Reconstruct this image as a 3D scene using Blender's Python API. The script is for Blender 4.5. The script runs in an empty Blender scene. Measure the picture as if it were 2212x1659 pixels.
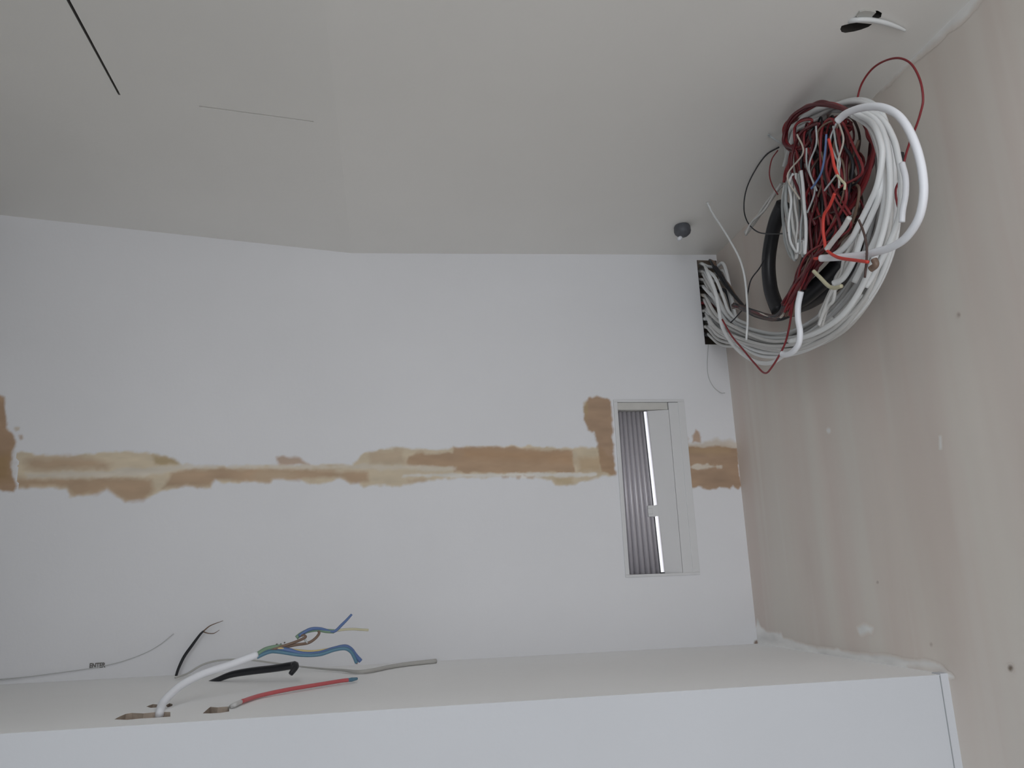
import bpy, bmesh, math, random
import numpy as np
from mathutils import Matrix, Vector, noise

# ---------------------------------------------------------------- camera
Z0 = 1.90                       # camera height; the niche is read off one picture of the real place
F = 1700.0
A = (1.81345456, -0.1606914, -0.03834623)
Rm = Matrix.Rotation(A[1], 3, 'Z') @ Matrix.Rotation(A[0], 3, 'X') @ Matrix.Rotation(A[2], 3, 'Z')
sc = bpy.context.scene
col = sc.collection
cam_data = bpy.data.cameras.new('camera'); cam_data.sensor_width = 36; cam_data.lens = 36 * F / 2212
cam_data.clip_start = 0.02
cam = bpy.data.objects.new('camera', cam_data); col.objects.link(cam)
cam.matrix_world = Matrix.Translation((0, 0, Z0)) @ Rm.to_4x4()
sc.camera = cam
sc.view_settings.view_transform = 'Standard'; sc.view_settings.look = 'None'
sc.view_settings.gamma = 1; sc.view_settings.use_curve_mapping = False
sc.view_settings.exposure = 0.43

# ---------------------------------------------------------------- light
w = bpy.data.worlds.new('world'); sc.world = w; w.use_nodes = True
bg = w.node_tree.nodes['Background']; bg.inputs[0].default_value = (0.93, 0.96, 1.0, 1); bg.inputs[1].default_value = 0.95
def area(name, loc, target, sx, sy, power, colr):
    d = bpy.data.lights.new(name, 'AREA'); d.shape = 'RECTANGLE'; d.size = sx; d.size_y = sy; d.energy = power; d.color = colr
    o = bpy.data.objects.new(name, d); col.objects.link(o); o.location = loc
    o.rotation_euler = (Vector(target) - Vector(loc)).to_track_quat('-Z', 'Y').to_euler()
    return o
area('added_daylight', (-0.95, -1.9, Z0 + 0.0), (0.35, 1.2, Z0 + 0.1), 1.0, 1.4, 16, (0.95, 0.97, 1.0))  # unseen area light, added to brighten the back wall towards the right

# ---------------------------------------------------------------- room dimensions
YB = 1.20                       # back wall
XR = 0.5617                     # right wall
ZL = -0.1105                    # top of the boxed ledge
YL = 0.772                      # front of the ledge
def ceil_z(x):
    return 0.5175 + (x + 0.058) / 0.62 * 0.0145 if x > -0.058 else 0.5175 + (-0.058 - x) * 0.0905

# points read from the photograph, put onto the real surfaces of the place
def ray(px, py): return Rm @ Vector(((px - 1106) / F, -(py - 829.5) / F, -1))
def up(v): return Vector((v[0], v[1], v[2] + Z0))
def onY(px, py, Y=YB):
    r = ray(px, py); return up(r * (Y / r.y))
def onX(px, py, X=XR):
    r = ray(px, py); return up(r * (X / r.x))
def onL(px, py, h=0.0):
    r = ray(px, py); return up(r * ((ZL + h) / r.z))
def onC(px, py, h=0.0):
    r = ray(px, py); z = 0.525
    for _ in range(6):
        p = r * (z / r.z); z = ceil_z(p.x) - h
    return up(r * (z / r.z))

# ---------------------------------------------------------------- materials
def mat(name, rgb, rough=0.6, metal=0.0, spec=0.5, var=0.0, scale=8.0, stretch=(1, 1, 1), bump=0.0, bscale=60.0, rgb2=None, bdist=0.002):
    m = bpy.data.materials.new(name); m.use_nodes = True
    nt = m.node_tree; b = nt.nodes['Principled BSDF']
    b.inputs['Roughness'].default_value = rough; b.inputs['Metallic'].default_value = metal
    b.inputs['Specular IOR Level'].default_value = spec
    b.inputs['Base Color'].default_value = (*rgb, 1)
    tc = nt.nodes.new('ShaderNodeTexCoord')
    if var > 0 or rgb2:
        mp = nt.nodes.new('ShaderNodeMapping'); mp.inputs['Scale'].default_value = stretch
        nz = nt.nodes.new('ShaderNodeTexNoise'); nz.inputs['Scale'].default_value = scale; nz.inputs['Detail'].default_value = 4
        cr = nt.nodes.new('ShaderNodeValToRGB')
        cr.color_ramp.elements[0].position = 0.3; cr.color_ramp.elements[1].position = 0.7
        c2 = rgb2 or tuple(min(1, c * (1 + var)) for c in rgb)
        c1 = rgb if rgb2 else tuple(c * (1 - var) for c in rgb)
        cr.color_ramp.elements[0].color = (*c1, 1); cr.color_ramp.elements[1].color = (*c2, 1)
        nt.links.new(tc.outputs['Object'], mp.inputs[0]); nt.links.new(mp.outputs[0], nz.inputs[0])
        nt.links.new(nz.outputs['Fac'], cr.inputs[0]); nt.links.new(cr.outputs[0], b.inputs['Base Color'])
    if bump > 0:
        n2 = nt.nodes.new('ShaderNodeTexNoise'); n2.inputs['Scale'].default_value = bscale; n2.inputs['Detail'].default_value = 5
        bp = nt.nodes.new('ShaderNodeBump'); bp.inputs['Strength'].default_value = bump; bp.inputs['Distance'].default_value = bdist
        nt.links.new(tc.outputs['Object'], n2.inputs[0]); nt.links.new(n2.outputs['Fac'], bp.inputs['Height'])
        nt.links.new(bp.outputs[0], b.inputs['Normal'])
    return m

WALL = (0.815, 0.82, 0.845)
M = {}
M['wall'] = mat('wall_paint', WALL, 0.75, var=0.018, scale=5, bump=0.12, bscale=120, spec=0.25)
M['ceiling'] = mat('ceiling_paint', (0.84, 0.828, 0.80), 0.75, var=0.02, scale=4, bump=0.1, bscale=120, spec=0.2)
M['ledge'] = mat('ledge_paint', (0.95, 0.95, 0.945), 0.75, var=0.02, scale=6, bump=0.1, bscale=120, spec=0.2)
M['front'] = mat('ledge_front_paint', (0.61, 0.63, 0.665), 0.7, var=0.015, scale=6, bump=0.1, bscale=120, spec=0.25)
M['raw'] = mat('raw_board_edge', (0.43, 0.36, 0.30), 0.95, var=0.25, scale=60, bump=0.5, bscale=200)
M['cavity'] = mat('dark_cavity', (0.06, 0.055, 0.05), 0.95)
M['crack'] = mat('crack_shadow_gap', (0.2, 0.19, 0.18), 0.95)
M['frame'] = mat('vent_white_plastic', (0.72, 0.725, 0.735), 0.4, spec=0.4)
M['vent_band'] = mat('vent_cream_band', (0.60, 0.59, 0.56), 0.6, var=0.06, scale=40)
M['vent_board'] = mat('vent_cover_board', (0.66, 0.66, 0.67), 0.5)
M['alu'] = mat('ribbed_aluminium', (0.60, 0.58, 0.62), 0.42, metal=0.35)
M['chrome'] = mat('polished_edge', (0.70, 0.69, 0.73), 0.25, metal=1.0)
M['white_pvc'] = mat('white_pvc', (0.78, 0.80, 0.81), 0.35)
M['white_bright'] = mat('bright_white_pvc', (0.86, 0.88, 0.93), 0.35)
M['grey_pvc'] = mat('grey_pvc', (0.46, 0.49, 0.50), 0.4)
M['pale_pvc'] = mat('pale_grey_pvc', (0.62, 0.62, 0.61), 0.4)
M['cream'] = mat('cream_pvc', (0.55, 0.50, 0.44), 0.5)
M['red'] = mat('red_pvc', (0.23, 0.022, 0.028), 0.4)
M['red_bright'] = mat('bright_red_pvc', (0.60, 0.05, 0.035), 0.4)
M['red_dark'] = mat('dark_red_pvc', (0.105, 0.010, 0.016), 0.4)
M['red_pink'] = mat('pinkish_red_pvc', (0.58, 0.12, 0.13), 0.4)
M['brown'] = mat('brown_pvc', (0.075, 0.042, 0.036), 0.45)
M['tan_pvc'] = mat('tan_brown_pvc', (0.20, 0.135, 0.10), 0.45)
M['black'] = mat('black_pvc', (0.018, 0.019, 0.024), 0.4)
M['blue'] = mat('blue_pvc', (0.10, 0.17, 0.36), 0.4)
M['teal'] = mat('teal_pvc', (0.10, 0.22, 0.31), 0.4)
M['green'] = mat('green_pvc', (0.20, 0.32, 0.22), 0.4)
M['yellow'] = mat('yellow_pvc', (0.60, 0.48, 0.20), 0.4)
M['straw'] = mat('straw_pvc', (0.55, 0.52, 0.36), 0.4)
M['copper'] = mat('bare_copper', (0.35, 0.16, 0.10), 0.35, metal=0.8)
M['hairline'] = mat('thin_grey_wire', (0.55, 0.56, 0.56), 0.5)
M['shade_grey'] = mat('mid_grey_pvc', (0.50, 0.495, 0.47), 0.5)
M['ink'] = mat('dark_print', (0.17, 0.16, 0.15), 0.8)
M['stud'] = mat('dark_grey_rubber', (0.095, 0.10, 0.115), 0.5)

# right wall: old skimmed plaster with long vertical trowel streaks
def plaster():
    m = bpy.data.materials.new('old_pink_plaster'); m.use_nodes = True
    nt = m.node_tree; b = nt.nodes['Principled BSDF']; b.inputs['Roughness'].default_value = 0.85
    b.inputs['Specular IOR Level'].default_value = 0.15
    tc = nt.nodes.new('ShaderNodeTexCoord')
    def nz(scale, stretch, det=3):
        mp = nt.nodes.new('ShaderNodeMapping'); mp.inputs['Scale'].default_value = stretch
        mp.inputs['Rotation'].default_value = (math.radians(-3), 0, 0)
        n = nt.nodes.new('ShaderNodeTexNoise'); n.inputs['Scale'].default_value = scale; n.inputs['Detail'].default_value = det
        nt.links.new(tc.outputs['Object'], mp.inputs[0]); nt.links.new(mp.outputs[0], n.inputs[0]); return n
    def ramp(n, p0, c0, p1, c1):
        r = nt.nodes.new('ShaderNodeValToRGB'); r.color_ramp.elements[0].position = p0; r.color_ramp.elements[1].position = p1
        r.color_ramp.elements[0].color = (*c0, 1); r.color_ramp.elements[1].color = (*c1, 1)
        nt.links.new(n.outputs['Fac'], r.inputs[0]); return r
    a = ramp(nz(14, (1, 1, 0.10)), 0.36, (0.755, 0.675, 0.62), 0.64, (0.79, 0.75, 0.69))
    c = ramp(nz(3, (1, 1, 0.5)), 0.3, (0.93, 0.92, 0.93), 0.7, (1, 1, 1))
    s = ramp(nz(26, (1, 1, 0.05), 2), 0.62, (0, 0, 0), 0.74, (1, 1, 1))
    mx = nt.nodes.new('ShaderNodeMix'); mx.data_type = 'RGBA'; mx.blend_type = 'MULTIPLY'; mx.inputs[0].default_value = 1
    nt.links.new(a.outputs[0], mx.inputs[6]); nt.links.new(c.outputs[0], mx.inputs[7])
    ad = nt.nodes.new('ShaderNodeMix'); ad.data_type = 'RGBA'; ad.blend_type = 'MIX'
    mu = nt.nodes.new('ShaderNodeMath'); mu.operation = 'MULTIPLY'; mu.inputs[1].default_value = 0.45
    nt.links.new(s.outputs[0], mu.inputs[0]); nt.links.new(mu.outputs[0], ad.inputs[0])
    nt.links.new(mx.outputs[2], ad.inputs[6]); ad.inputs[7].default_value = (0.80, 0.77, 0.72, 1)
    nt.links.new(ad.outputs[2], b.inputs['Base Color'])
    bn = nz(9, (1, 1, 0.12), 2); bp = nt.nodes.new('ShaderNodeBump'); bp.inputs['Strength'].default_value = 0.25; bp.inputs['Distance'].default_value = 0.02
    nt.links.new(bn.outputs['Fac'], bp.inputs['Height']); nt.links.new(bp.outputs[0], b.inputs['Normal'])
    return m
M['plaster'] = plaster()

def stain_material():
    m = bpy.data.materials.new('smeared_filler'); m.use_nodes = True
    nt = m.node_tree; b = nt.nodes['Principled BSDF']; b.inputs['Roughness'].default_value = 0.8; b.inputs['Specular IOR Level'].default_value = 0.2
    at = nt.nodes.new('ShaderNodeAttribute'); at.attribute_name = 'stain'
    nt.links.new(at.outputs['Color'], b.inputs['Base Color'])
    return m
M['stain'] = stain_material()

# ---------------------------------------------------------------- object helpers
def link(o, parent=None):
    col.objects.link(o)
    if parent: o.parent = parent
    return o
def build(name, verts, faces, mats, parent=None, idx=None, smooth=False):
    me = bpy.data.meshes.new(name); me.from_pydata([tuple(v) for v in verts], [], faces)
    for m in (mats if isinstance(mats, (list, tuple)) else [mats]): me.materials.append(m)
    if idx: me.polygons.foreach_set('material_index', idx)
    if smooth: me.polygons.foreach_set('use_smooth', [True] * len(me.polygons))
    me.update()
    o = bpy.data.objects.new(name, me)
    if parent is not None and parent.type == 'EMPTY':
        me.transform(Matrix.Translation(-parent.location))
    return link(o, parent)
def tag(o, label=None, cat=None, group=None, kind=None):
    if label: o['label'] = label
    if cat: o['category'] = cat
    if group: o['group'] = group
    if kind: o['kind'] = kind
    return o
def thing(name, loc, label, cat, group=None):
    o = bpy.data.objects.new(name, None); o.location = loc; o.empty_display_size = 0.02
    link(o); return tag(o, label, cat, group)
class MB:
    def __init__(s): s.v = []; s.f = []; s.i = []
    def box(s, a, b, mi=0):
        n = len(s.v); x0, y0, z0 = a; x1, y1, z1 = b
        s.v += [(x0,y0,z0),(x1,y0,z0),(x1,y1,z0),(x0,y1,z0),(x0,y0,z1),(x1,y0,z1),(x1,y1,z1),(x0,y1,z1)]
        s.f += [tuple(n+k for k in q) for q in ((0,3,2,1),(4,5,6,7),(0,1,5,4),(1,2,6,5),(2,3,7,6),(3,0,4,7))]; s.i += [mi]*6
    def quad(s, *p, mi=0):
        n = len(s.v); s.v += [tuple(q) for q in p]; s.f.append(tuple(range(n, n+len(p)))); s.i.append(mi)
    def build(s, name, mats, parent=None, smooth=False): return build(name, s.v, s.f, mats, parent, s.i, smooth)

def spline(P, n=10):
    P = [Vector(p) for p in P]; out = []
    Q = [P[0]*2 - P[1]] + P + [P[-1]*2 - P[-2]]
    for i in range(1, len(Q)-2):
        a, b, c, d = Q[i-1:i+3]
        for k in range(n):
            t = k / n
            out.append(0.5*((2*b)+(c-a)*t+(2*a-5*b+4*c-d)*t*t+(3*b-a-3*c+d)*t**3))
    out.append(P[-1]); return out
def tube_data(pts, rad, sides=8, cap=True):
    """pts: points; rad: number or list per point"""
    n = len(pts); rr = rad if isinstance(rad, (list, tuple)) else [rad]*n
    V = []; Fc = []; u = None
    for i, p in enumerate(pts):
        t = (pts[min(i+1, n-1)] - pts[max(i-1, 0)])
        if t.length < 1e-9: t = Vector((0, 0, 1))
        t.normalize()
        if u is None: u = t.orthogonal().normalized()
        u = (u - t*u.dot(t))
        if u.length < 1e-6: u = t.orthogonal()
        u.normalize(); v = t.cross(u)
        for k in range(sides):
            a = 2*math.pi*k/sides; V.append(p + (u*math.cos(a) + v*math.sin(a))*rr[i])
    for i in range(n-1):
        for k in range(sides):
            a = i*sides+k; b = i*sides+(k+1) % sides; Fc.append((a, b, b+sides, a+sides))
    if cap:
        Fc.append(tuple(range(sides-1, -1, -1))); Fc.append(tuple(range((n-1)*sides, n*sides)))
    return V, Fc
def tube(name, P, rad, material, parent=None, n=8, sides=8):
    pts = spline(P, n)
    if isinstance(rad, (list, tuple)):
        k = len(rad)-1; rad = [np.interp(i/(len(pts)-1)*k, range(k+1), rad) for i in range(len(pts))]
        rad = [float(x) for x in rad]
    V, Fc = tube_data(pts, rad, sides)
    return build(name, V, Fc, material, parent, smooth=True)

# ---------------------------------------------------------------- the setting
def wall_cells(name, xs, zs, y, holes, mats, depth, floor_z=None):
    """upright wall facing -y, built in cells, with boxed recesses. holes: (x0,x1,z0,z1,depth,mat_side,mat_back)"""
    b = MB()
    for i in range(len(xs)-1):
        for j in range(len(zs)-1):
            cx = (xs[i]+xs[i+1])/2; cz = (zs[j]+zs[j+1])/2
            if any(h[0] < cx < h[1] and h[2] < cz < h[3] for h in holes): continue
            b.quad((xs[i],y,zs[j]),(xs[i+1],y,zs[j]),(xs[i+1],y,zs[j+1]),(xs[i],y,zs[j+1]))
    for x0,x1,z0,z1,d,ms,mb in holes:
        b.quad((x0,y,z0),(x0,y,z1),(x0,y+d,z1),(x0,y+d,z0), mi=ms); b.quad((x1,y,z0),(x1,y+d,z0),(x1,y+d,z1),(x1,y,z1), mi=ms)
        b.quad((x0,y,z0),(x0,y+d,z0),(x1,y+d,z0),(x1,y,z0), mi=ms); b.quad((x0,y,z1),(x1,y,z1),(x1,y+d,z1),(x0,y+d,z1), mi=ms)
        b.quad((x0,y+d,z0),(x1,y+d,z0),(x1,y+d,z1),(x0,y+d,z1), mi=mb)
    xa, xb, za, zb = xs[0], xs[-1], zs[0], zs[-1]; t = y+depth
    b.quad((xa,t,za),(xa,t,zb),(xb,t,zb),(xb,t,za)); b.quad((xa,y,za),(xa,t,za),(xb,t,za),(xb,y,za))
    b.quad((xa,y,zb),(xb,y,zb),(xb,t,zb),(xa,t,zb)); b.quad((xa,y,za),(xa,y,zb),(xa,t,zb),(xa,t,za)); b.quad((xb,y,za),(xb,t,za),(xb,t,zb),(xb,y,zb))
    return b.build(name, mats)

XL = -0.60; YF = -1.0; YC = 0.38
ha = onY(1508, 562); hb = onY(1520, 744)
HX0, HX1, HZ0, HZ1 = (ha.x+hb.x)/2, XR-0.0005, hb.z, ha.z
va = onY(1331, 869); vb = onY(1359, 1243); vr = onY(1476, 1000)
VX0, VX1, VZ0, VZ1 = va.x-0.0, vr.x, vb.z, va.z
WT = Z0 + 0.66
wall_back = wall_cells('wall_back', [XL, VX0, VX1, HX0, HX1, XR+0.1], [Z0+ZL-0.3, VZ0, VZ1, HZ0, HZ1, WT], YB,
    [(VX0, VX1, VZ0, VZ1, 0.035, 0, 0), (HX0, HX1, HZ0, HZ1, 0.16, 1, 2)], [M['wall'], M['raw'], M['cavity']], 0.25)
tag(wall_back, 'white painted back wall with a tan filler seam running across it', kind='structure')

b = MB(); b.box((XR, YF, 0), (XR+0.1, YB, WT))
wall_right = b.build('wall_right', M['plaster']); tag(wall_right, 'bare pinkish plaster wall on the right with vertical streaks', kind='structure')
b = MB(); b.box((XL-0.1, YF, 0), (XL, YB+0.25, WT)); tag(b.build('wall_left_blocker', mat('left_blocker_black', (0.08, 0.08, 0.06), 0.8, var=0.05)), kind='structure')  # unseen wall, set close and near black to darken the left side
b = MB(); b.box((XL-0.1, YF, -0.1), (XR+0.1, YB+0.25, 0)); tag(b.build('floor', mat('floor_screed', (0.78, 0.76, 0.72), 0.8, var=0.08)), kind='structure')

def apply_cut(o, cutters):
    for c in cutters:
        md = o.modifiers.new('cut', 'BOOLEAN'); md.operation = 'DIFFERENCE'; md.object = c; md.solver = 'EXACT'
    dg = bpy.context.evaluated_depsgraph_get(); dg.update()
    me = bpy.data.meshes.new_from_object(o.evaluated_get(dg)); old = o.data
    o.modifiers.clear(); o.data = me
    for c in cutters: bpy.data.objects.remove(c)
def prism(pts, dvec, mats_, idx=0, name='cutter'):
    """closed prism over planar polygon pts extended to both sides by dvec"""
    n = len(pts); lo = [Vector(p) - Vector(dvec) for p in pts]; hi = [Vector(p) + Vector(dvec) for p in pts]
    V = lo + hi; Fc = [tuple(range(n-1, -1, -1)), tuple(range(n, 2*n))] + [(k, (k+1) % n, n+(k+1) % n, n+k) for k in range(n)]
    o = build(name, V, Fc, mats_, None, [idx]*len(Fc))
    bm = bmesh.new(); bm.from_mesh(o.data); bmesh.ops.recalc_face_normals(bm, faces=bm.faces); bm.to_mesh(o.data); bm.free()
    return o

# ceiling: two boards meeting at a soft ridge, the left one tilting upwards
xs = [XL-0.1, -0.30, -0.058, XR+0.1]
def bent(x): return Z0 + ceil_z(x)
V = []; Fc = []
for x in xs:
    for y in (YC, YB+0.05):
        V += [(x, y, bent(x)), (x, y, bent(x)+0.06)]
for i in range(3):
    a = i*4; c = a+4
    Fc += [(a, a+2, c+2, c), (a+1, c+1, c+3, a+3), (a, c, c+1, a+1), (a+2, a+3, c+3, c+2)]
Fc += [(0, 1, 3, 2), (12, 14, 15, 13)]
ceiling = build('ceiling', V, Fc, [M['ceiling'], M['cavity'], M['crack']]); tag(ceiling, kind='structure')
bm = bmesh.new(); bm.from_mesh(ceiling.data); bmesh.ops.recalc_face_normals(bm, faces=bm.faces); bm.to_mesh(ceiling.data); bm.free()
CM = [M['ceiling'], M['cavity'], M['crack']]
def strip(p, q, w0, w1):
    d = (q-p).normalized(); s = Vector((-d.y, d.x, 0)).normalized()
    return [p-s*w0, q-s*w1, q+s*w1, p+s*w0]
ca, cb = onC(120, -50), onC(258, 205)
c1, c2, c3 = onC(262, 205), onC(430, 230), onC(677, 263)
hc = onC(1860, 47)
cuts = [prism(strip(ca, cb, 0.0017, 0.0012), (0, 0, 0.02), CM, 2),
        prism(strip(c2, c3, 0.0017, 0.0012), (0, 0, 0.004), [M['ceiling']]*3, 0),
        prism([onC(*p) for p in [(1815,63),(1818,56),(1830,52),(1850,49),(1884,52),(1876,58),(1860,64),(1845,68),(1826,71),(1818,69)]], (0, 0, 0.045), CM, 1),
        prism([onC(*p) for p in [(1851,34),(1857,25),(1868,22),(1880,23),(1896,23),(1905,28),(1903,37),(1892,42),(1880,41),(1862,40)]], (0, 0, 0.045), CM, 1)]
apply_cut(ceiling, cuts)
b = MB(); b.box((XL-0.1, YC, WT), (XR+0.1, YB+0.25, WT+0.05)); tag(b.build('ceiling', M['cavity']), kind='structure')

# boxed ledge
b = MB(); b.box((XL, YL, 0), (XR, YB, Z0+ZL))
LM = [M['ledge'], M['raw'], M['front']]
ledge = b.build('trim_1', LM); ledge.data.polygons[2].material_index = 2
tag(ledge, 'white boxed ledge under the niche with cable slots cut in its top', kind='structure')
def ledge_slot(px, d=0.014):
    return prism([onL(*p) for p in px], (0, 0, d), LM, 1)
apply_cut(ledge, [
    ledge_slot([(247,1554),(258,1548),(272,1542),(285,1540),(310,1541),(340,1538),(368,1538),(368,1548),(340,1550),(305,1552),(275,1555)]),
    ledge_slot([(316,1526),(330,1521),(345,1522),(343,1528),(325,1529)]),
    ledge_slot([(358,1524),(366,1519),(373,1521),(372,1525),(362,1528)], 0.01),
    ledge_slot([(438,1541),(447,1533),(454,1527),(470,1528),(495,1526),(495,1537),(475,1540),(455,1541)]),
])
# corner bead at the right end of the ledge front, with its thin gap
e1 = onY(2048, 1460, YL); e2 = onY(2056, 1460, YL)
b = MB(); b.box((XR-0.0085, YL-0.0012, 0), (XR, YL+0.012, Z0+ZL+0.0012)); b.box((XR-0.0090, YL-0.0008, 0), (XR-0.0082, YL+0.001, Z0+ZL-0.001), 1)
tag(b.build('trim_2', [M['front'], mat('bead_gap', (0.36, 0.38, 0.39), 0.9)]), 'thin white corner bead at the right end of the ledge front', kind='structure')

# ---------------------------------------------------------------- smeared filler and paint laps
def sdf(P, poly):
    """signed distance (inside positive) of points P (n,2) to polygon"""
    poly = np.array(poly, float); d = np.full(len(P), 1e9); ins = np.zeros(len(P), bool)
    for i in range(len(poly)):
        a = poly[i]; c = poly[(i+1) % len(poly)]; e = c-a; wv = P-a
        t = np.clip((wv@e)/max(e@e, 1e-12), 0, 1); q = wv - t[:, None]*e; d = np.minimum(d, (q**2).sum(1))
        cond = (a[1] > P[:, 1]) != (c[1] > P[:, 1])
        with np.errstate(divide='ignore', invalid='ignore'):
            xi = a[0] + (P[:, 1]-a[1])/(c[1]-a[1] if c[1] != a[1] else 1e-9)*e[0]
        ins ^= cond & (P[:, 0] < xi)
    return np.where(ins, 1, -1)*np.sqrt(d)
def noise_field(P, s, seed):
    rng = np.random.default_rng(seed); out = np.zeros(len(P))
    for o_, amp in ((1, 1), (2.1, .5), (4.3, .28)):
        g = rng.normal(size=(64, 64)); x = P[:, 0]/s*o_; y = P[:, 1]/s*o_
        xi = np.floor(x).astype(int); yi = np.floor(y).astype(int); fx = x-xi; fy = y-yi; fx = fx*fx*(3-2*fx); fy = fy*fy*(3-2*fy)
        G = lambda i, j: g[i % 64, j % 64]
        out += amp*((G(xi,yi)*(1-fx)+G(xi+1,yi)*fx)*(1-fy)+(G(xi,yi+1)*(1-fx)+G(xi+1,yi+1)*fx)*fy)
    return out
def smear(name, layers, base, to_uv, from_uv, step, parent, label=None, seed=1, edge=0.0022, blur=0.003):
    """thin skin of filler lying on a wall; layers = (pixel polygon, colour, opacity, softness in m)"""
    L = [([to_uv(*p) for p in poly], c, o, s) for poly, c, o, s in layers]
    allp = np.array([p for l in L for p in l[0]]); lo = allp.min(0)-0.006; hi = allp.max(0)+0.006
    nx = int((hi[0]-lo[0])/step)+1; ny = int((hi[1]-lo[1])/step)+1
    gx, gy = np.meshgrid(np.arange(nx+1)*step+lo[0], np.arange(ny+1)*step+lo[1]); P = np.stack([gx.ravel(), gy.ravel()], 1)
    C = np.tile(np.array(base, float), (len(P), 1)); Al = np.zeros(len(P))
    for k, (poly, c, o, s) in enumerate(L):
        d = sdf(P, poly) + edge*0.55*noise_field(P, 0.012, seed+k)
        a = np.clip(d/s+0.5, 0, 1)*o
        mott = 1 + 0.055*noise_field(P*np.array([0.5, 1.6]), 0.02, seed+50+k)
        cc = np.array(c)[None, :]*mott[:, None]
        an = a + Al*(1-a); an_ = np.maximum(an, 1e-6)
        C = (cc*a[:, None] + C*(Al*(1-a))[:, None])/an_[:, None]; Al = an
    keep = (Al > 0.03).reshape(ny+1, nx+1); ids = -np.ones(len(P), int); faces = []; use = []
    cell = keep[:-1, :-1] | keep[1:, :-1] | keep[:-1, 1:] | keep[1:, 1:]
    for j, i in zip(*np.nonzero(cell)):
        q = [j*(nx+1)+i, j*(nx+1)+i+1, (j+1)*(nx+1)+i+1, (j+1)*(nx+1)+i]
        for v in q:
            if ids[v] < 0: ids[v] = len(use); use.append(v)
        faces.append(tuple(ids[v] for v in q))
    o = build(name, [from_uv(*P[v]) for v in use], faces, M['stain'], parent)
    at = o.data.color_attributes.new('stain', 'FLOAT_COLOR', 'POINT')
    Au = Al[use][:, None]; data = np.concatenate([np.clip(C[use]*Au + np.array(base)[None, :]*(1-Au), 0, 1), np.ones_like(Au)], 1).astype(np.float32); at.data.foreach_set('color', data.ravel())
    if label: o['label'] = label
    return o
LT = (0.69, 0.585, 0.43); LT2 = (0.63, 0.50, 0.36); DK = (0.50, 0.34, 0.225); DK2 = (0.44, 0.295, 0.19); OL = (0.50, 0.38, 0.22); WS = (0.75, 0.69, 0.60)
toB = lambda px, py: (lambda p: (p.x, p.z))(onY(px, py))
frB = lambda u, v: (u, YB-0.0002, v)
base = WALL
smear('filler_seam', [
  ([(-12,980),(70,976),(75,985),(180,983),(265,975),(330,980),(375,988),(388,1004),(400,1010),(470,1008),(590,1008),(690,1005),(760,1004),(780,986),(797,975),(870,966),(905,970),(960,972),(980,965),(1100,964),(1230,967),(1296,966),(1328,1000),(1326,1028),(1296,1032),(1250,1042),(1235,1047),(1200,1047),(1190,1036),(1080,1030),(960,1034),(900,1043),(860,1050),(785,1051),(775,1038),(760,1043),(735,1036),(720,1036),(692,1046),(670,1045),(650,1036),(590,1034),(585,1044),(565,1043),(540,1040),(480,1041),(465,1036),(455,1054),(405,1050),(350,1060),(312,1080),(272,1083),(265,1076),(230,1055),(190,1070),(150,1073),(145,1055),(40,1052),(-12,1050)], LT, .95, .004),
  ([(60,992),(170,988),(240,1000),(230,1012),(100,1015),(55,1013)], DK, .7, .012),
  ([(330,985),(375,988),(388,1004),(335,1003)], OL, .8, .006),
  ([(40,1035),(200,1032),(330,1033),(332,1058),(312,1078),(272,1081),(230,1056),(200,1068),(160,1068),(145,1052),(35,1050)], DK, .8, .008),
  ([(372,1020),(420,1013),(600,1012),(700,1015),(795,1020),(795,1040),(760,1042),(735,1033),(650,1034),(590,1033),(580,1042),(540,1039),(465,1036),(452,1052),(405,1048),(350,1056)], DK, .8, .007),
  ([(560,1016),(625,1018),(640,1030),(560,1040),(545,1028)], LT2, .6, .01),
  ([(597,989),(630,987),(650,992),(668,1004),(605,1005)], DK, .8, .005),
  ([(800,978),(870,970),(880,1004),(800,1002)], (0.55, 0.43, 0.31), .7, .008),
  ([(882,986),(900,980),(978,978),(980,966),(1100,967),(1120,970),(1235,974),(1242,1020),(1100,1021),(980,1020),(978,1008),(885,1008),(878,998)], DK, .9, .004),
  ([(1000,968),(1230,978),(1240,1000),(1000,990)], (0.50, 0.32, 0.19), .5, .012),
  ([(1245,972),(1290,970),(1292,990),(1250,988)], LT, .8, .008),
  ([(1250,990),(1300,985),(1300,1020),(1250,1020)], (0.52, 0.36, 0.21), .6, .01),
  ([(55,1022),(200,1017),(395,1005),(410,1010),(325,1028),(200,1031),(60,1033)], WS, .85, .005),
  ([(380,1003),(560,1006),(770,1004),(782,1012),(560,1012),(380,1012)], WS, .8, .004),
  ([(770,1004),(860,1003),(985,1010),(985,1016),(860,1014),(780,1012)], WS, .7, .004),
  ([(870,1024),(1290,1021),(1292,1029),(1080,1032),(980,1030),(870,1030)], (0.78, 0.76, 0.72), .9, .003),
  ([(1195,1030),(1237,1030),(1238,1046),(1202,1046)], OL, .55, .006),
  ([(1082,1027),(1102,1027),(1100,1034),(1084,1034)], DK, .6, .003), ([(1115,1028),(1125,1028),(1122,1035),(1116,1034)], DK, .55, .003), ([(1134,1027),(1155,1028),(1152,1036),(1138,1035)], DK, .6, .003),
  ([(880,1036),(920,1034),(922,1040),(884,1043)], DK, .4, .004),
  ([(1272,861),(1290,858),(1315,863),(1319,868),(1321,900),(1325,960),(1330,1025),(1318,1027),(1300,1018),(1294,990),(1291,955),(1283,935),(1272,928),(1268,915),(1262,905),(1260,885),(1264,870)], DK2, .95, .0035),
  ([(1262,872),(1268,866),(1270,912),(1262,902)], OL, .6, .004),
], base, toB, frB, 0.0015, wall_back, 'tan smeared filler seam left of the vent', 3)
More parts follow.
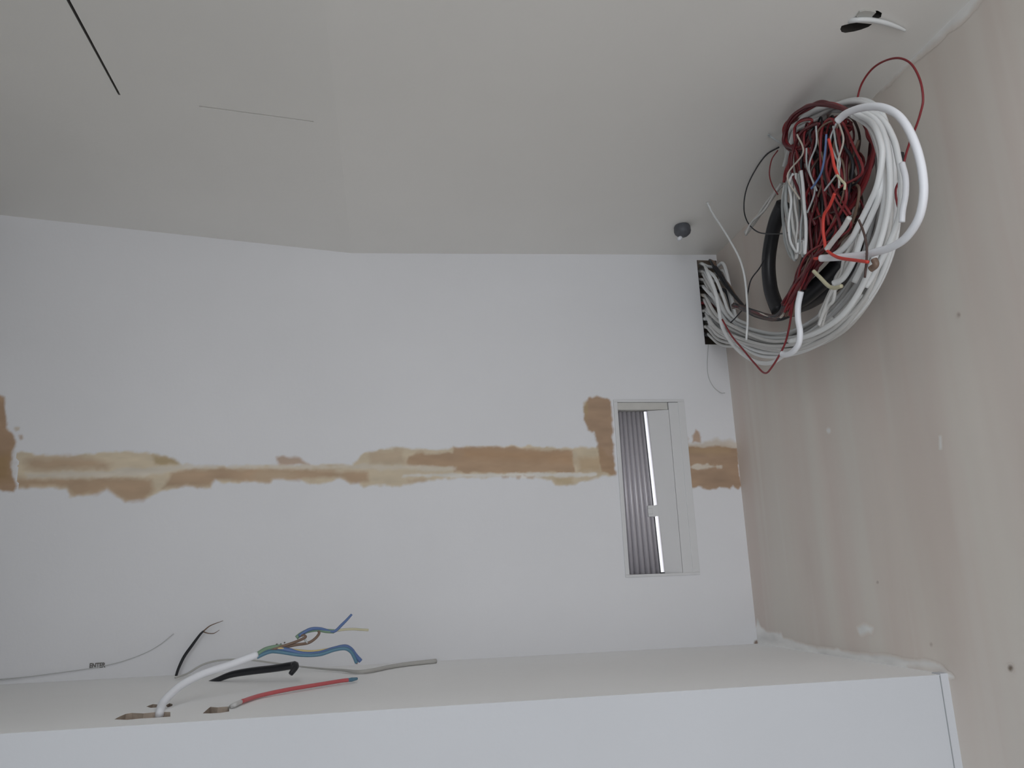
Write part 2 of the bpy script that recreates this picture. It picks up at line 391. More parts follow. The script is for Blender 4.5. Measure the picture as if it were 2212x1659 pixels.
smear('filler_patch', [
  ([(-15,850),(0,854),(11,858),(14,880),(16,905),(15,925),(28,940),(33,955),(30,985),(22,1010),(36,1050),(30,1064),(0,1058),(-15,1050)], DK2, .97, .004),
  ([(-15,985),(25,980),(25,1040),(-15,1040)], (0.36, 0.24, 0.11), .6, .015),
  ([(34,925),(42,924),(42,930),(35,931)], OL, .5, .003), ([(40,940),(49,939),(50,950),(44,952)], DK, .7, .003),
], base, toB, lambda u, v: (u, YB-0.0004, v), 0.0015, wall_back, 'tan filler patch at the far left end of the seam', 11)
smear('filler_patch', [
  ([(1467,955),(1490,958),(1520,955),(1545,948),(1568,950),(1592,955),(1594,975),(1470,975)], (0.62, 0.53, 0.42), .7, .006),
  ([(1467,950),(1470,958),(1480,966),(1560,965),(1593,968),(1600,1048),(1594,1056),(1583,1050),(1578,1058),(1560,1054),(1530,1057),(1510,1052),(1480,1054),(1472,1044),(1469,1010)], DK2, .95, .0035),
  ([(1482,966),(1580,964),(1580,982),(1482,980)], (0.52, 0.37, 0.22), .5, .01),
  ([(1474,1004),(1540,1003),(1558,1006),(1558,1011),(1520,1013),(1476,1014)], WS, .85, .003),
  ([(1503,927),(1509,933),(1514,944),(1512,955),(1496,955),(1497,940)], (0.50, 0.33, 0.22), .85, .0035),
  ([(1486,942),(1489,948),(1488,956),(1484,952)], (0.55, 0.45, 0.35), .5, .003),
], base, toB, frB, 0.0012, wall_back, 'tan filler patch between the vent and the plaster wall', 23)
toR = lambda px, py: (lambda p: (p.y, p.z))(onX(px, py))
frR = lambda u, v: (XR-0.0003, u, v); PL = (0.77, 0.71, 0.655)
WP = (0.90, 0.90, 0.89)
smear('paint_lap', [
  ([(1637,1340),(1645,1358),(1660,1366),(1688,1368),(1692,1378),(1718,1386),(1765,1400),(1810,1404),(1850,1412),(1920,1417),(1965,1428),(2005,1428),(2030,1436),(2045,1452),(2060,1462),(1980,1470),(1637,1410),(1625,1390)], WP, .95, .004),
  ([(1960,1437),(2035,1442),(2045,1455),(1960,1450)], (0.74, 0.68, 0.63), .7, .006),
  ([(1853,1356),(1872,1348),(1886,1357),(1882,1367),(1858,1370)], (0.85, 0.86, 0.85), .95, .005),
], PL, toR, frR, 0.0012, wall_right, 'ragged edge of white paint above the ledge', 31, edge=0.0011)
smear('paint_lap', [
  ([(2165,-60),(2116,2),(2090,32),(2058,62),(2018,92),(1978,128),(1944,158),(1920,150),(1975,80),(2060,0),(2110,-60)], (0.93, 0.93, 0.92), .95, .008),
  ([(1944,156),(1905,194),(1872,222),(1860,205),(1936,136)], (0.90, 0.89, 0.87), .8, .005),
], PL, toR, frR, 0.0015, wall_right, 'white paint band along the top edge of the plaster wall', 37)
def spot(px, py, r, colr, o=.9): return ([(px+r*math.cos(a), py+r*math.sin(a)*1.2) for a in [k*math.pi/4 for k in range(8)]], colr, o, .003)
smear('paint_fleck', [spot(1790,930,4,WP), ([(2030,944),(2033,944),(2035,968),(2031,970)], WP, .9, .003), spot(2184,1443,5,(0.2,.15,.11)), spot(2072,680,3,(.35,.28,.24),.7), spot(2012,1392,2.5,(.35,.28,.24),.6), spot(1896,1258,3,(.3,.24,.2),.7)], PL, toR, frR, 0.0010, wall_right, None, 41, edge=.0008)
smear('rust_spot', [spot(1634,1389,6,(0.22,0.14,0.09),.85)], base, toB, frB, 0.0008, wall_back, 'small brown spot in the lower corner', 43, edge=.0008)

# ---------------------------------------------------------------- vent in the back wall
vent = thing('wall_vent', ((VX0+VX1)/2, YB, VZ0), 'narrow upright white wall vent with a ribbed silver insert', 'vent')
def Yp(px, py, y): return onY(px, py, y)
b = MB()      # flange around the recess
fo, fi = 0.0095, 0.0
x0, x1, z0, z1 = VX0-0.005, VX1+0.0105, VZ0-0.003, VZ1+0.004
for a, c in (((x0, z1-0.004), (x1, z1)), ((x0, z0), (x1, z0+0.004)), ((x0, z0+0.004), (VX0+0.0015, z1-0.004)), ((VX1-0.001, z0+0.004), (x1, z1-0.004))):
    b.box((a[0], YB-0.0022, a[1]), (c[0], YB-0.0001, c[1]))
o = b.build('frame', M['frame'], vent)
md = o.modifiers.new('bevel', 'BEVEL'); md.width = 0.0006; md.segments = 2
yi = YB+0.012
g = lambda px, py: Yp(px, py, yi)
T0, T1, B0, B1 = g(1336, 889), g(1396, 889), g(1360, 1241), g(1434, 1236)
XA, XBt, XBb = (T0.x+B0.x)/2, T1.x, B1.x
ZT, ZB = T0.z, VZ0+0.001
N = 66; V = []; Fc = []      # ribbed insert
for j, z in enumerate((ZT, ZB)):
    xe = (XBt-0.006) if j == 0 else (XBb-0.006)
    for k in range(N+1):
        u = k/N; ph = u*5.5
        V.append((XA+(xe-XA)*u, yi+0.006-0.0045*abs(math.sin(math.pi*ph)), z))
Fc = [(k, k+1, N+1+k+1, N+1+k) for k in range(N)]
o = build('ribbed_insert', V, Fc, M['alu'], vent, smooth=True); md = o.modifiers.new('solid', 'SOLIDIFY'); md.thickness = 0.001; md.offset = -1
# bright rounded edge, broken by a clip
def edge(py0, py1, name='edge_strip'):
    V = []; K = 10
    for z in (g(1400, py0).z, g(1400, py1).z):
        x1_ = XBt+(XBb-XBt)*(ZT-z)/(ZT-ZB)
        for k in range(K+1):       # shallow arc turned towards the left
            a = math.radians(25 - 20*k/K); V.append((x1_ + 0.017*(-math.sin(a) + math.sin(math.radians(5))), yi-0.0045 + 0.017*(1-math.cos(a)), z))
    Fc = [(k, K+1+k, K+2+k, k+1) for k in range(K)]
    o = build(name, V, Fc, M['chrome'], vent); o['label'] = 'polished bright edge strip'
    md = o.modifiers.new('solid', 'SOLIDIFY'); md.thickness = 0.0006; md.offset = -1; return o
edge(890, 1092); edge(1116, 1237)
b = MB(); c = g(1412, 1104); b.box((c.x-0.010, yi-0.004, c.z-0.009), (c.x+0.008, yi+0.004, c.z+0.009)); b.box((c.x-0.011, yi-0.006, c.z-0.005), (c.x-0.003, yi-0.003, c.z+0.004))
o = b.build('clip', M['frame'], vent); md = o.modifiers.new('bevel', 'BEVEL'); md.width = 0.001; md.segments = 2
# slanted cover board to the right of the ribs, set in two steps
b = MB(); n0 = XBt+0.0005; n1 = XBb+0.0005
xm = VX1-0.018
V = [(n0, yi-0.004, ZT), (n1, yi-0.004, ZB), (xm+0.0005, YB-0.0008, ZB), (xm+0.0005, YB-0.0008, ZT), (n0, yi+0.015, ZT), (n1, yi+0.015, ZB), (xm+0.0005, yi+0.015, ZB), (xm+0.0005, yi+0.015, ZT)]
build('cover_board', V, [(0,1,2,3),(7,6,5,4),(0,4,5,1),(1,5,6,2),(2,6,7,3),(3,7,4,0)], M['vent_board'], vent)
b = MB(); b.box((xm+0.001, YB-0.0012, ZB), (VX1-0.001, YB+0.02, VZ1-0.001)); b.build('side_panel', M['frame'], vent)
b = MB(); b.box((VX0+0.001, YB+0.001, ZT+0.0006), (xm, YB+0.02, VZ1-0.0005)); o = b.build('top_band', M['vent_band'], vent); o['label'] = 'dusty cream band across the top'

# ---------------------------------------------------------------- ceiling fittings
kp = onC(1473, 487); kz = Z0+ceil_z(kp.x)
stud = thing('ceiling_stud', (kp.x, kp.y, kz), 'round dark grey stud on the ceiling beside the cable opening', 'stud')
b_ = [(0.0, 0.011), (0.003, 0.0128), (0.010, 0.0132), (0.014, 0.0118), (0.0175, 0.008), (0.0185, 0.0)]
V = []; Fc = []; S = 24
for h, r in b_:
    for k in range(S):
        a = 2*math.pi*k/S; V.append((kp.x+r*math.cos(a), kp.y+r*math.sin(a), kz-h))
for i in range(len(b_)-1):
    for k in range(S): Fc.append((i*S+k, i*S+(k+1) % S, (i+1)*S+(k+1) % S, (i+1)*S+k))
build('stud_body', V, Fc, M['stud'], stud, smooth=True)
kc = onY(1470, 514, kp.y-0.0125); Vs, Fs = tube_data([kc, kc+Vector((0.0, 0.008, 0.002))], [0.0032, 0.003], 10)
o = build('stud_highlight', Vs, Fs, M['white_bright'], stud, smooth=True); o['label'] = 'small pale highlight modelled on the stud'  # highlight of the stud, built as a small white tip

ch = thing('cable', onC(1830, 48), 'short white cable poking out of the dark ceiling hole', 'cable')
P = [onC(1818, 52, -0.035), onC(1830, 47, -0.006), onC(1850, 43, 0.0035), onC(1880, 43, 0.004), onC(1910, 49, 0.004), onC(1935, 57, 0.0035), onC(1955, 66, 0.003)]
tube('sheath', P, [0.0025]*5+[0.0021, 0.0014], M['white_pvc'], ch)
cv = thing('hole_cover', onC(1880, 30), 'grey flap half covering the ceiling hole beside the white cable', 'cover')
pts = [onC(*p, 0.001) for p in [(1850,34),(1857,24),(1868,21),(1880,22),(1892,25),(1884,33),(1885,41),(1872,42),(1860,41)]]
pr = prism(pts, (0, 0, 0.0012), [M['shade_grey']], 0, 'flap'); pr.data.transform(Matrix.Translation(-cv.location)); pr.parent = cv

# ---------------------------------------------------------------- cables standing on the ledge
MM = 1/1417.0
def yp(L): return [onY(p[0], p[1], p[2]) for p in L]
wc = thing('cable', onL(345, 1546), 'white sheathed cable rising from the left slot with bared coloured cores', 'cable')
P = [onL(345, 1560, -0.02)] + yp([(344,1546,.845),(350,1522,.86),(366,1502,.875),(395,1478,.895),(440,1455,.915),(500,1435,.935),(555,1414,.95)])
tube('sheath', P, 0.0040, M['white_bright'], wc, n=10, sides=12)
def core(L, r, m, parent=wc, name='core', label=None, n=8):
    o = tube(name, yp(L), r, M[m], parent, n=n)
    if label: o['label'] = label
    return o
core([(552,1415,.95),(575,1408,.955),(600,1402,.96),(625,1405,.96),(655,1412,.962),(690,1411,.965),(720,1402,.968),(745,1397,.97),(758,1403,.972),(768,1416,.974),(779,1428,.976)], 0.0026, 'blue', label='blue core')
core([(555,1420,.949),(580,1409,.953),(600,1408,.957),(650,1415,.960),(690,1414,.962),(722,1404,.965),(745,1401,.967),(758,1408,.969),(765,1420,.971),(770,1432,.973)], 0.0020, 'teal', label='teal core')
core([(556,1416,.951),(585,1400,.957),(625,1403,.96),(670,1407,.964),(705,1403,.968),(735,1396,.972),(752,1396,.973)], 0.0013, 'yellow', label='yellow core')
core([(556,1413,.95),(575,1402,.955),(600,1397,.96),(622,1398,.965)], 0.0024, 'green', label='green core')
core([(556,1416,.952),(590,1403,.957),(615,1398,.962),(640,1393,.967),(665,1389,.972),(680,1380,.975),(689,1369,.978),(688,1362,.98)], 0.0016, 'tan_pvc', label='brown core bent into a loop')
core([(590,1402,.957),(620,1393,.962),(645,1384,.968),(660,1376,.972),(653,1372,.974),(643,1376,.976)], 0.0016, 'tan_pvc', label='brown core with a kinked end')
core([(640,1378,.975),(650,1370,.976),(665,1363,.978),(685,1360,.98),(705,1363,.982),(722,1364,.984)], 0.0024, 'green', label='twisted green core')
core([(645,1374,.974),(668,1360,.976),(690,1358,.979),(710,1363,.982),(724,1363,.983),(738,1350,.985),(750,1338,.987),(760,1327,.988)], [.0018,.002,.0018,.0018,.0017,.0017,.0015,.0013], 'blue', label='grey blue core turned up at its end')
core([(715,1365,.983),(735,1361,.985),(760,1359,.987),(778,1360,.989),(796,1361,.99)], 0.0014, 'straw', label='straw coloured core')
core([(655,1374,.973),(659,1382,.972),(664,1390,.971)], 0.0012, 'grey_pvc', label='grey tie between the cores')
core([(769,1428,.973),(771,1434,.974)], 0.0009, 'copper', name='bare_end', label='bare copper end')

P = yp([(452,1474,1.10),(470,1468,1.09),(500,1457,1.08),(540,1450,1.07),(590,1444,1.06),(628,1438,1.05),(637,1437,1.045),(637,1443,1.04),(628,1456,1.035)])
bk = thing('cable', P[0], 'black cable lying across the ledge with its tip bent back', 'cable')
tube('sheath', P, [.0022,.0032,.004,.0044,.0044,.0046,.0048,.004,.0030], M['black'], bk, n=8)
P = yp([(379,1464,1.188),(386,1443,1.188),(398,1418,1.187),(415,1394,1.186),(432,1371,1.185),(440,1363,1.184)])
bw = thing('wire', P[0], 'thin black wire leaning on the back wall with a forked end', 'wire')
tube('insulation', P, [.0017,.0019,.0021,.0020,.0016,.0012], M['black'], bw)
tube('strand', yp([(440,1363,1.184),(452,1353,1.183),(465,1347,1.182),(482,1341,1.181)]), [.0010,.0008,.0006,.0003], M['tan_pvc'], bw)
tube('strand', yp([(440,1365,1.184),(450,1368,1.183),(462,1368,1.182),(474,1361,1.181)]), [.0009,.0007,.0006,.0003], M['tan_pvc'], bw)
P = [onL(492, 1534, -0.006), onL(503, 1524, 0.003), onL(520, 1516, 0.003), onL(560, 1503, 0.003), onL(620, 1490, 0.004), onL(680, 1480, 0.004), onL(735, 1471, 0.004), onL(752, 1469, 0.004)]
rw = thing('wire', onL(492, 1533), 'pinkish red wire lying on the ledge with a dark green tip', 'wire')
tube('insulation', P[2:], .0022, M['red_pink'], rw)
o = tube('bare_end', P[:3], .0022, M['pale_pvc'], rw); o['label'] = 'pale bared end inside the slot'
o = tube('tip', [P[-1], onL(760, 1468, 0.004), onL(771, 1466, 0.004)], [.0021, .0024, .0016], M['teal'], rw); o['label'] = 'dark green tip'
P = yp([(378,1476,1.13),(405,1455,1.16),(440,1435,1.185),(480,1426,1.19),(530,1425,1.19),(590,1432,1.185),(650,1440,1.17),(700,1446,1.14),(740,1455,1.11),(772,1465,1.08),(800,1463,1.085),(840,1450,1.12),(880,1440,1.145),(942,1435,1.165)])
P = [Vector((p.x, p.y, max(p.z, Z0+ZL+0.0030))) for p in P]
gc = thing('cable', P[0], 'long grey cable with a blunt end, its thin start tracing a cast shadow', 'cable')
tube('sheath', P, [.0012,.0013,.0014,.0013,.0012,.0012,.0012,.0014,.0018,.0024,.0026,.0027,.0029,.0032], M['shade_grey'], gc)  # thin start traces the white cable's shadow, thick end is a cable
P = yp([(0,1468,1.195),(60,1462,1.196),(130,1453,1.197),(200,1443,1.197),(260,1430,1.197),(310,1412,1.197),(345,1393,1.197),(375,1369,1.197)])
hl = thing('wire', P[0], 'hair-thin grey wire against the back wall at lower left', 'wire')
tube('strand', P, [.0009,.0007,.0006,.0005,.0005,.0005,.0005,.0005], M['hairline'], hl)
# tiny row of dark lettering on the wall, and three bared dots further right
cu = bpy.data.curves.new('lettering', 'FONT'); cu.body = 'ENTER'; cu.size = 0.0088; cu.extrude = 0.0002; cu.offset = 0.00025; cu.space_character = 1.0
to = bpy.data.objects.new('tmp', cu); col.objects.link(to)
dg = bpy.context.evaluated_depsgraph_get(); me = bpy.data.meshes.new_from_object(to.evaluated_get(dg)); bpy.data.objects.remove(to)
c = onY(193, 1443); c2_ = onY(228, 1441)
me.transform(Matrix.Translation((c.x, YB-0.0008, c.z)) @ Matrix.Rotation(math.radians(90), 4, 'X') @ Matrix.Diagonal(((c2_.x-c.x)/max(v.co.x for v in me.vertices), 1, 1, 1)))
me.materials.clear(); me.materials.append(M['ink'])
o = bpy.data.objects.new('lettering', me); link(o, wall_back); o['label'] = 'small dark lettering low on the wall'
for (px, py, r) in ((598, 1392, .0013), (607, 1391, .0009), (615, 1388, .0010)):
    p = onY(px, py); V_, F_ = tube_data([p+Vector((0, 0.001, 0)), p+Vector((0, -0.003, 0))], r, 8)
    o = tag(build('screw', V_, F_, M['ink']), 'tiny dark nail tip on the wall above the coloured cores', 'nail', 'tiny nail tips on the back wall')

# ---------------------------------------------------------------- the coil of cables at the opening
rnd = random.Random(5)
def coil_pt(px, py, X, rad):
    """a point of the coil, X metres to the right, kept clear of wall, ceiling and back wall"""
    r = ray(px, py); m = rad + 0.001
    t = X / r.x
    if r.y > 0: t = min(t, (YB-m)/r.y)
    t = min(t, (XR-m)/r.x)
    if r.z > 0:
        t = min(t, (0.5175+(t*r.x+0.058)/0.62*0.0145-m)/r.z)
    return t
def coil_path(L, X, rad, inside=None, n=8):
    """L of (px,py) or (px,py,X); depth is smoothed along the run"""
    pix = spline([Vector((p[0], p[1], p[2] if len(p) > 2 else X)) for p in L], n)
    T = np.array([coil_pt(p.x, p.y, p.z, rad) for p in pix])
    k = 5; Tp = np.pad(T, k, mode='edge'); Ts = np.convolve(Tp, np.ones(2*k+1)/(2*k+1), 'valid'); T = np.minimum(T, Ts)
    out = [up(ray(p.x, p.y)*t) for p, t in zip(pix, T)]
    if inside:      # starts inside the opening behind the wall
        q = onY(inside[0], inside[1], YB+0.10); s = onY(inside[0], inside[1], YB-rad)
        q.x = min(max(q.x, HX0+rad), XR-0.004); s.x = min(max(s.x, HX0+rad), XR-0.004)
        out = [q, (q+s)/2, s] + out[3:]
    return out
def coil_cable(name, L, rad, material, label, cat, group=None, X=0.50, inside=None, ends=None, part='sheath'):
    pts = coil_path(L, X, rad, inside)
    t = thing(name, pts[0], label, cat, group)
    V, Fc = tube_data(pts, rad, 8); build(part, V, Fc, M[material], t, smooth=True)
    if ends:
        d = (pts[-1]-pts[-3]).normalized(); V, Fc = tube_data([pts[-1]-d*0.001, pts[-1]+d*0.008], rad*0.45, 6)
        build('core', V, Fc, M[ends], t, smooth=True)
    return t
def jitter(L, a, X=0):
    return [(p[0]+rnd.uniform(-a, a), p[1]+rnd.uniform(-a, a)) for p in L]
def lerp(A_, B_, t): return [(a[0]*(1-t)+b_[0]*t, a[1]*(1-t)+b_[1]*t) for a, b_ in zip(A_, B_)]

# white sheathed cables: out of the opening, round the bottom, up the right side, over the top
WI = [(1522,585),(1540,620),(1565,670),(1610,705),(1680,720),(1745,700),(1805,650),(1850,585),(1885,500),(1898,410),(1893,330),(1875,275),(1845,245),(1805,235)]
WO = [(1530,700),(1560,725),(1600,745),(1650,765),(1710,768),(1780,742),(1850,680),(1902,595),(1934,500),(1938,410),(1928,320),(1908,255),(1870,218),(1820,222)]
nW = 12
for k in range(nW):
    t = k/(nW-1)
    L = jitter(lerp(WI, WO, t), 5)
    ep = 14
    if k % 3: L += [(1765+rnd.uniform(-15,15), 245+rnd.uniform(-12,12)), (1715+rnd.uniform(-12,15), 290+rnd.uniform(-15,15)), (1700+rnd.uniform(-8,15), 350+rnd.uniform(-10,20))]
    coil_cable('cable', L, rnd.choice([0.0026, 0.0030, 0.0033]), rnd.choice(['white_pvc', 'white_pvc', 'pale_pvc']),
               'white sheathed cable among those curving round the right of the coil', 'cable', 'white cables forming the outside of the coil',
               X=0.515-0.04*abs(t-0.5)+rnd.uniform(-.012, .012), inside=L[0])
# a lower sling of white cables ending behind the coil
for k in range(9):
    t = k/8
    A_ = [(1525,640),(1545,680),(1590,712),(1650,735),(1700,738),(1750,722),(1800,690),(1845,640)]
    A_ += [(1880,570),(1905,490),(1912,420)]; B_ = [(1532,720),(1560,742),(1610,752),(1665,762),(1720,760),(1780,738),(1830,705),(1880,640),(1915,570),(1935,500),(1940,430)]
    L = jitter(lerp(A_, B_, t), 4)
    if k % 2 == 0: L = L[:7+k//4]
    coil_cable('cable', L, rnd.choice([0.0024, 0.0030]), rnd.choice(['white_pvc', 'pale_pvc', 'pale_pvc']), 'white cable in the sling under the coil, coming from the opening', 'cable',
               'white cables in the sling under the coil', X=0.50+rnd.uniform(-.015, .015), inside=L[0])
# inner white verticals right of the red mass
for k, L in enumerate([[(1845,243),(1885,268),(1903,310),(1905,345),(1895,400),(1878,440),(1858,480),(1840,515),(1818,540),(1800,552)], [(1840,248),(1880,275),(1899,320),(1902,370),(1900,420),(1880,470),(1862,510),(1845,560),(1822,600),(1800,612)],
          [(1850,236),(1890,258),(1912,300),(1922,370),(1920,440),(1905,510),(1880,580),(1850,640),(1815,685),(1765,718),(1705,738)], [(1835,245),(1870,262),(1890,300),(1905,360),(1910,430),(1897,500),(1872,555),(1845,610)], [(1860,232),(1905,258),(1930,300),(1940,340),(1946,380),(1945,450),(1932,500),(1905,560),(1870,620)]]):
    coil_cable('cable', L, 0.0030, 'white_pvc', 'white sheathed cable crossing inside the right half of the coil', 'cable', 'white cables crossing inside the right half of the coil', X=0.455+0.004*k)
# individual ones
coil_cable('cable', [(1808,262),(1830,244),(1862,233),(1900,231),(1935,245),(1960,275),(1980,320),(1992,370),(1995,420),(1985,470),(1960,510),(1930,532),(1890,545),(1850,553),(1805,556),(1772,558)], 0.0036, 'white_bright', 'thick bright white cable making the large outer loop at the right of the coil', 'cable', X=0.44, ends='red_bright')
coil_cable('cable', [(1730,630),(1724,660),(1724,690),(1728,715),(1726,740),(1715,758),(1700,766),(1688,764)], 0.0033, 'white_bright', 'bright white cable dropping upright in front of the coil bottom', 'cable', X=0.44)
coil_cable('cable', [(1948,352),(1956,385),(1956,420),(1950,455),(1948,480)], 0.0028, 'white_bright', 'short bright white cable end inside the large outer loop', 'cable', X=0.46)
coil_cable('cable', [(1523,575),(1538,610),(1548,640),(1553,670),(1560,705),(1580,740),(1605,765),(1635,782),(1665,784),(1690,770),(1700,762)], 0.0027, 'white_pvc', 'white cable swinging lowest under the opening', 'cable', X=0.47, inside=(1523,575))
coil_cable('cable', [(1525,582),(1545,600),(1562,640),(1574,672),(1592,690),(1615,700)], 0.0024, 'white_pvc', 'white cable slanting down from the top of the opening', 'cable', X=0.50, inside=(1525,582))
coil_cable('wire', [(1528,438),(1540,462),(1560,492),(1580,525),(1598,560),(1608,595),(1613,640),(1615,690),(1612,735)], 0.0015, 'white_pvc', 'thin white wire hanging from the ceiling beside the opening', 'wire', X=0.47, part='insulation')
coil_cable('wire', [(1530,745),(1528,790),(1531,815),(1541,835),(1556,848),(1566,849)], 0.0006, 'hairline', 'hair-thin grey wire hanging below the cable opening', 'wire', X=0.54, part='strand')
coil_cable('wire', [(1650,562),(1640,580),(1622,605),(1614,640),(1610,660),(1590,685),(1575,700)], 0.0009, 'black', 'thin black wire crossing from opening to the black conduit', 'wire', X=0.49, part='insulation')
# black conduit ring
coil_cable('conduit', [(1692,440),(1675,480),(1664,530),(1660,575),(1664,620),(1672,648),(1682,672)], 0.0098, 'black', 'thick black conduit on the left side of the coil', 'conduit', X=0.525)
coil_cable('conduit', [(1700,665),(1735,655),(1770,635),(1805,608),(1845,578),(1885,535),(1910,480),(1924,420),(1930,370),(1928,335)], 0.0115, 'black', 'thick black conduit sweeping up behind the right of the coil', 'conduit', X=0.535)
coil_cable('conduit', [(1708,660),(1740,640),(1772,612),(1800,585),(1822,560)], 0.0100, 'black', 'short thick black conduit piece low inside the coil', 'conduit', X=0.505)
for k in range(5):
    L = jitter([(1534,557),(1550,585),(1572,615),(1597,650),(1630,678),(1680,688),(1720,675)], 4)
    coil_cable('cable', L, 0.0022, rnd.choice(['black', 'black', 'tan_pvc']), 'black cable running from the top of the opening into the coil', 'cable', 'black cables from the top of the opening', X=0.54+rnd.uniform(-.01, .005), inside=(1534, 562))
# stubs visible in the opening
for k in range(10):
    y_ = 570+k*17; m_ = ['white_pvc', 'pale_pvc', 'pale_pvc', 'black', 'cream', 'red', 'pale_pvc', 'white_pvc', 'pale_pvc', 'black'][k]
    L = [(1517+k*.5, y_), (1530, y_+rnd.uniform(-3, 6)), (1548, y_+rnd.uniform(0, 10)), (1566+k, y_+rnd.uniform(2, 14)), (1590, 690+k*5)]
    coil_cable('cable', L, 0.0028, m_, 'cable end packed in the rectangular wall opening', 'cable', 'cable ends packed in the opening', X=0.54, inside=(1517+k*.5, y_))
# red and brown single wires: knot in the middle
REDS = ['red_dark']*6 + ['red']*3 + ['brown']*4 + ['black']*3 + ['tan_pvc']*1
NM = {'red_dark': 'dark red', 'red': 'red', 'brown': 'brown', 'black': 'black', 'tan_pvc': 'tan brown', 'cream': 'cream', 'pale_pvc': 'pale grey', 'white_pvc': 'white', 'grey_pvc': 'grey'}
def red_wire(L, r, m, X, label=None, group=None):
    if label is None:
        label = 'thin %s wire tangled in the middle of the coil' % NM[m]; group = 'thin %s wires tangled in the middle of the coil' % NM[m]
    return coil_cable('wire', L, r, m, label, 'wire', group, X=X, part='insulation')
for k in range(62):
    u = rnd.random(); xb = 1755+rnd.gauss(0, 10); x1_ = 1762+u*95; xt = 1745+u*115
    L = [(1700+rnd.uniform(-12, 18), 672+rnd.uniform(-20, 14)), (1722+rnd.uniform(-9, 9), 620+rnd.uniform(-10, 10)), (xb, 560+rnd.uniform(-12, 12)), (x1_-18+rnd.uniform(-26, 26), 495+rnd.uniform(-20, 20)), (x1_+rnd.uniform(-32, 32), 430+rnd.uniform(-25, 25)), (xt+rnd.uniform(-30, 30), 365+rnd.uniform(-20, 20)), (xt+rnd.uniform(-24, 24), 305+rnd.uniform(-20, 20))]
    if rnd.random() < .55: L += [(xt+rnd.uniform(-25, 10), 262+rnd.uniform(-12, 18)), (xt-30+rnd.uniform(-12, 12), 285+rnd.uniform(-15, 15)), (xt-35+rnd.uniform(-18, 18), 370), (xt-20+rnd.uniform(-25, 25), 450+rnd.uniform(-20, 40))]
    red_wire(L, rnd.choice([.0011, .0013, .0016]), rnd.choice(REDS), 0.475+rnd.uniform(-.02, .045))
for k in range(48):   # dense dark core of the knot
    x_ = 1752+rnd.uniform(0, 62)
    L = [(x_+rnd.uniform(-10, 10), 380+rnd.uniform(-25, 25)), (x_+rnd.uniform(-14, 14), 430), (x_+rnd.uniform(-16, 10), 480), (x_-8+rnd.uniform(-10, 10), 530), (1752+rnd.uniform(-12, 14), 580), (1730+rnd.uniform(-9, 9), 625)]
    red_wire(L, .0019, rnd.choice(['red_dark', 'red_dark', 'red', 'brown', 'black']), 0.485+rnd.uniform(-.02, .03))
# red hank over the top left
for k in range(7):
    L = jitter([(1834,240),(1805,228),(1775,223),(1745,232),(1715,252),(1697,280),(1696,305),(1712,322),(1735,318),(1752,295),(1768,270)], 4)
    red_wire(L, .0019, rnd.choice(['red', 'red', 'red_dark']), 0.47+rnd.uniform(-.012, .012), 'red wire in the hank looping over the top left of the coil', 'red wires looping over the top left of the coil')
for k in range(9):
    L = jitter([(1850,242),(1866,262),(1880,290),(1886,320),(1880,350),(1868,385),(1850,420),(1835,450)], 6)
    red_wire(L, .0019, rnd.choice(['red', 'red_dark', 'red_dark']), 0.485+rnd.uniform(-.012, .012), 'dark red wire curving inside the right of the coil', 'dark red wires inside the right of the coil')
for k in range(6):
    L = jitter([(1712,312),(1706,340),(1700,370),(1697,392)], 4) if k % 2 else jitter([(1712,318),(1730,335),(1745,355),(1752,385)], 5)
    red_wire(L, .0016, 'red', 0.47, 'short red wire hanging at the upper left of the coil', 'short red wires at the upper left of the coil')
for k in range(12):
    L = jitter([(1755,560),(1735,590),(1715,625),(1700,655),(1680,685),(1640,680),(1612,668),(1585,660)], 5)
    red_wire(L, .0018, rnd.choice(['red_dark', 'brown', 'red_dark', 'brown', 'black', 'cream']), 0.475, 'dark wire running from the coil centre down to the opening', 'wires from the coil centre down to the opening')
# grey hank on the left
for k in range(15):
    u = k/14
    L = jitter([(1705+u*25, 372), (1696+u*38, 400), (1690+u*52, 440), (1692+u*53, 485), (1700+u*42, 525), (1712+u*28, 550+rnd.uniform(-8, 8)), (1722+u*18, 520)], 4.5)
    coil_cable('wire', L, rnd.choice([.0015, .0019]), rnd.choice(['grey_pvc', 'pale_pvc', 'white_pvc', 'grey_pvc']), 'grey wire in the upright hank at the left of the coil', 'wire', 'grey wires in the hank at the left of the coil', X=0.465+rnd.uniform(-.012, .012), part='insulation')
for k in range(4):
    L = jitter([(1688,398),(1672,420),(1650,450),(1628,478),(1612,505)], 4)
    coil_cable('wire', L, .0017, 'pale_pvc', 'pale wire slanting down left from the coil towards the ceiling edge', 'wire', 'pale wires slanting left of the coil', X=0.50+.008*k, part='insulation')
for k in range(6):  # pale bits threading the centre
    x_ = 1720+rnd.uniform(0, 100); y_ = 260+rnd.uniform(0, 60)
    L = [(x_, y_), (x_+rnd.uniform(-14, 14), y_+40), (x_+rnd.uniform(-22, 22), y_+90), (x_+rnd.uniform(-22, 22), y_+140)]
    coil_cable('wire', L, .0010, rnd.choice(['grey_pvc', 'cream', 'grey_pvc']), 'pale wire threading down through the red tangle', 'wire', 'pale wires in the red tangle', X=0.452, part='insulation')
for k in range(7):
    L = jitter([(1770,700),(1780,670),(1795,640),(1812,600),(1830,565),(1845,530),(1848,505)], 9)
    coil_cable('wire', L, .0018, rnd.choice(['pale_pvc', 'white_pvc', 'grey_pvc', 'tan_pvc']), 'pale wire fanning up from the bottom of the coil', 'wire', 'pale wires fanning up from the coil bottom', X=0.465+rnd.uniform(-.008, .008), part='insulation')
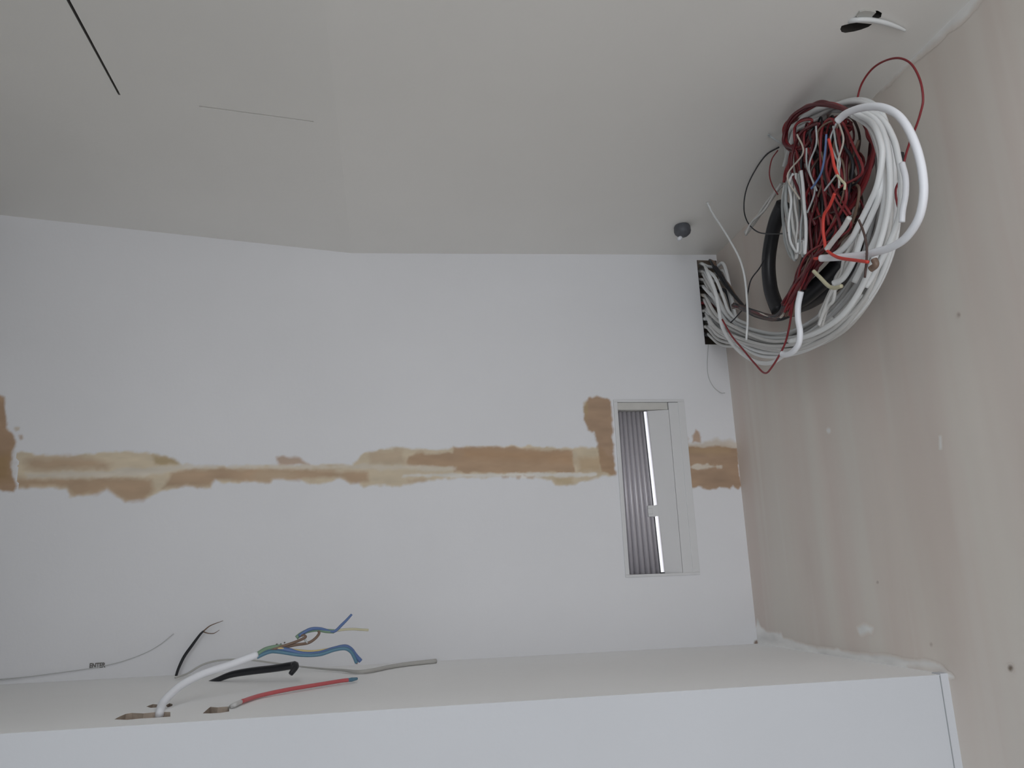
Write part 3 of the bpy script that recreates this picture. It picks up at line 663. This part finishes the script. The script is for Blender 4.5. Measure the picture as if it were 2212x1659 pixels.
# distinct single wires
one = lambda L, r, m, label, X=0.445: coil_cable('wire', L, r, m, label, 'wire', None, X=X, part='insulation')
one([(1851,245),(1852,215),(1862,180),(1885,148),(1915,130),(1945,126),(1970,140),(1988,175),(1994,215),(1988,245),(1980,270),(1968,300),(1958,330),(1953,350)], .0011, 'red', 'thin red wire standing up in a loop above the coil', 0.50)
one([(1953,350),(1945,385),(1935,410),(1938,440),(1945,460)], .0011, 'red', 'thin red wire falling down inside the large white loop', 0.49)
one([(1683,318),(1655,335),(1630,370),(1612,410),(1607,450),(1615,480),(1635,500),(1660,505),(1700,503),(1725,490)], .0009, 'black', 'thin dark wire bowing out left of the coil', 0.50)
one([(1680,325),(1667,345),(1662,375),(1668,400),(1680,420)], .0008, 'red', 'thin red wire arching at the upper left of the coil', 0.49)
one([(1803,418),(1792,445),(1780,465),(1778,495),(1781,520),(1786,540),(1810,556),(1845,562),(1875,566)], .0016, 'red_bright', 'bright red wire looping in front of the tangle', 0.43)
one([(1790,300),(1797,330),(1802,358),(1810,380)], .0015, 'red_bright', 'short bright red wire in the top of the tangle', 0.43)
one([(1808,378),(1818,390),(1825,398),(1824,410)], .0013, 'straw', 'short yellow wire tip in the middle of the tangle', 0.43)
one([(1785,290),(1782,330),(1775,370),(1762,395),(1752,408)], .0011, 'blue', 'thin blue grey wire through the top of the tangle', 0.435)
one([(1855,475),(1865,500),(1872,530),(1872,560),(1868,600)], .0011, 'brown', 'thin brown wire hanging right of the tangle', 0.435)
one([(1560,690),(1580,725),(1605,755),(1630,785),(1652,806),(1668,792),(1690,755),(1702,720),(1712,660),(1715,620)], .0012, 'red', 'thin red wire sagging to a point below the coil', 0.46)
one([(1757,585),(1772,600),(1790,618),(1803,622),(1818,618)], .0020, 'straw', 'pale yellow green wire across the dark lower middle', 0.435)
one([(1785,540),(1800,520),(1820,495),(1835,470)], .0026, 'pale_pvc', 'stiff pale cable end pointing up right in the middle', 0.43)
one([(1888,560),(1892,572),(1880,582)], .0030, 'tan_pvc', 'brown taped wire end on the right of the coil', 0.44)
one([(1664,296),(1660,292),(1675,302),(1690,310)], .0013, 'grey_pvc', 'short grey wire end sticking out at upper left', 0.48)
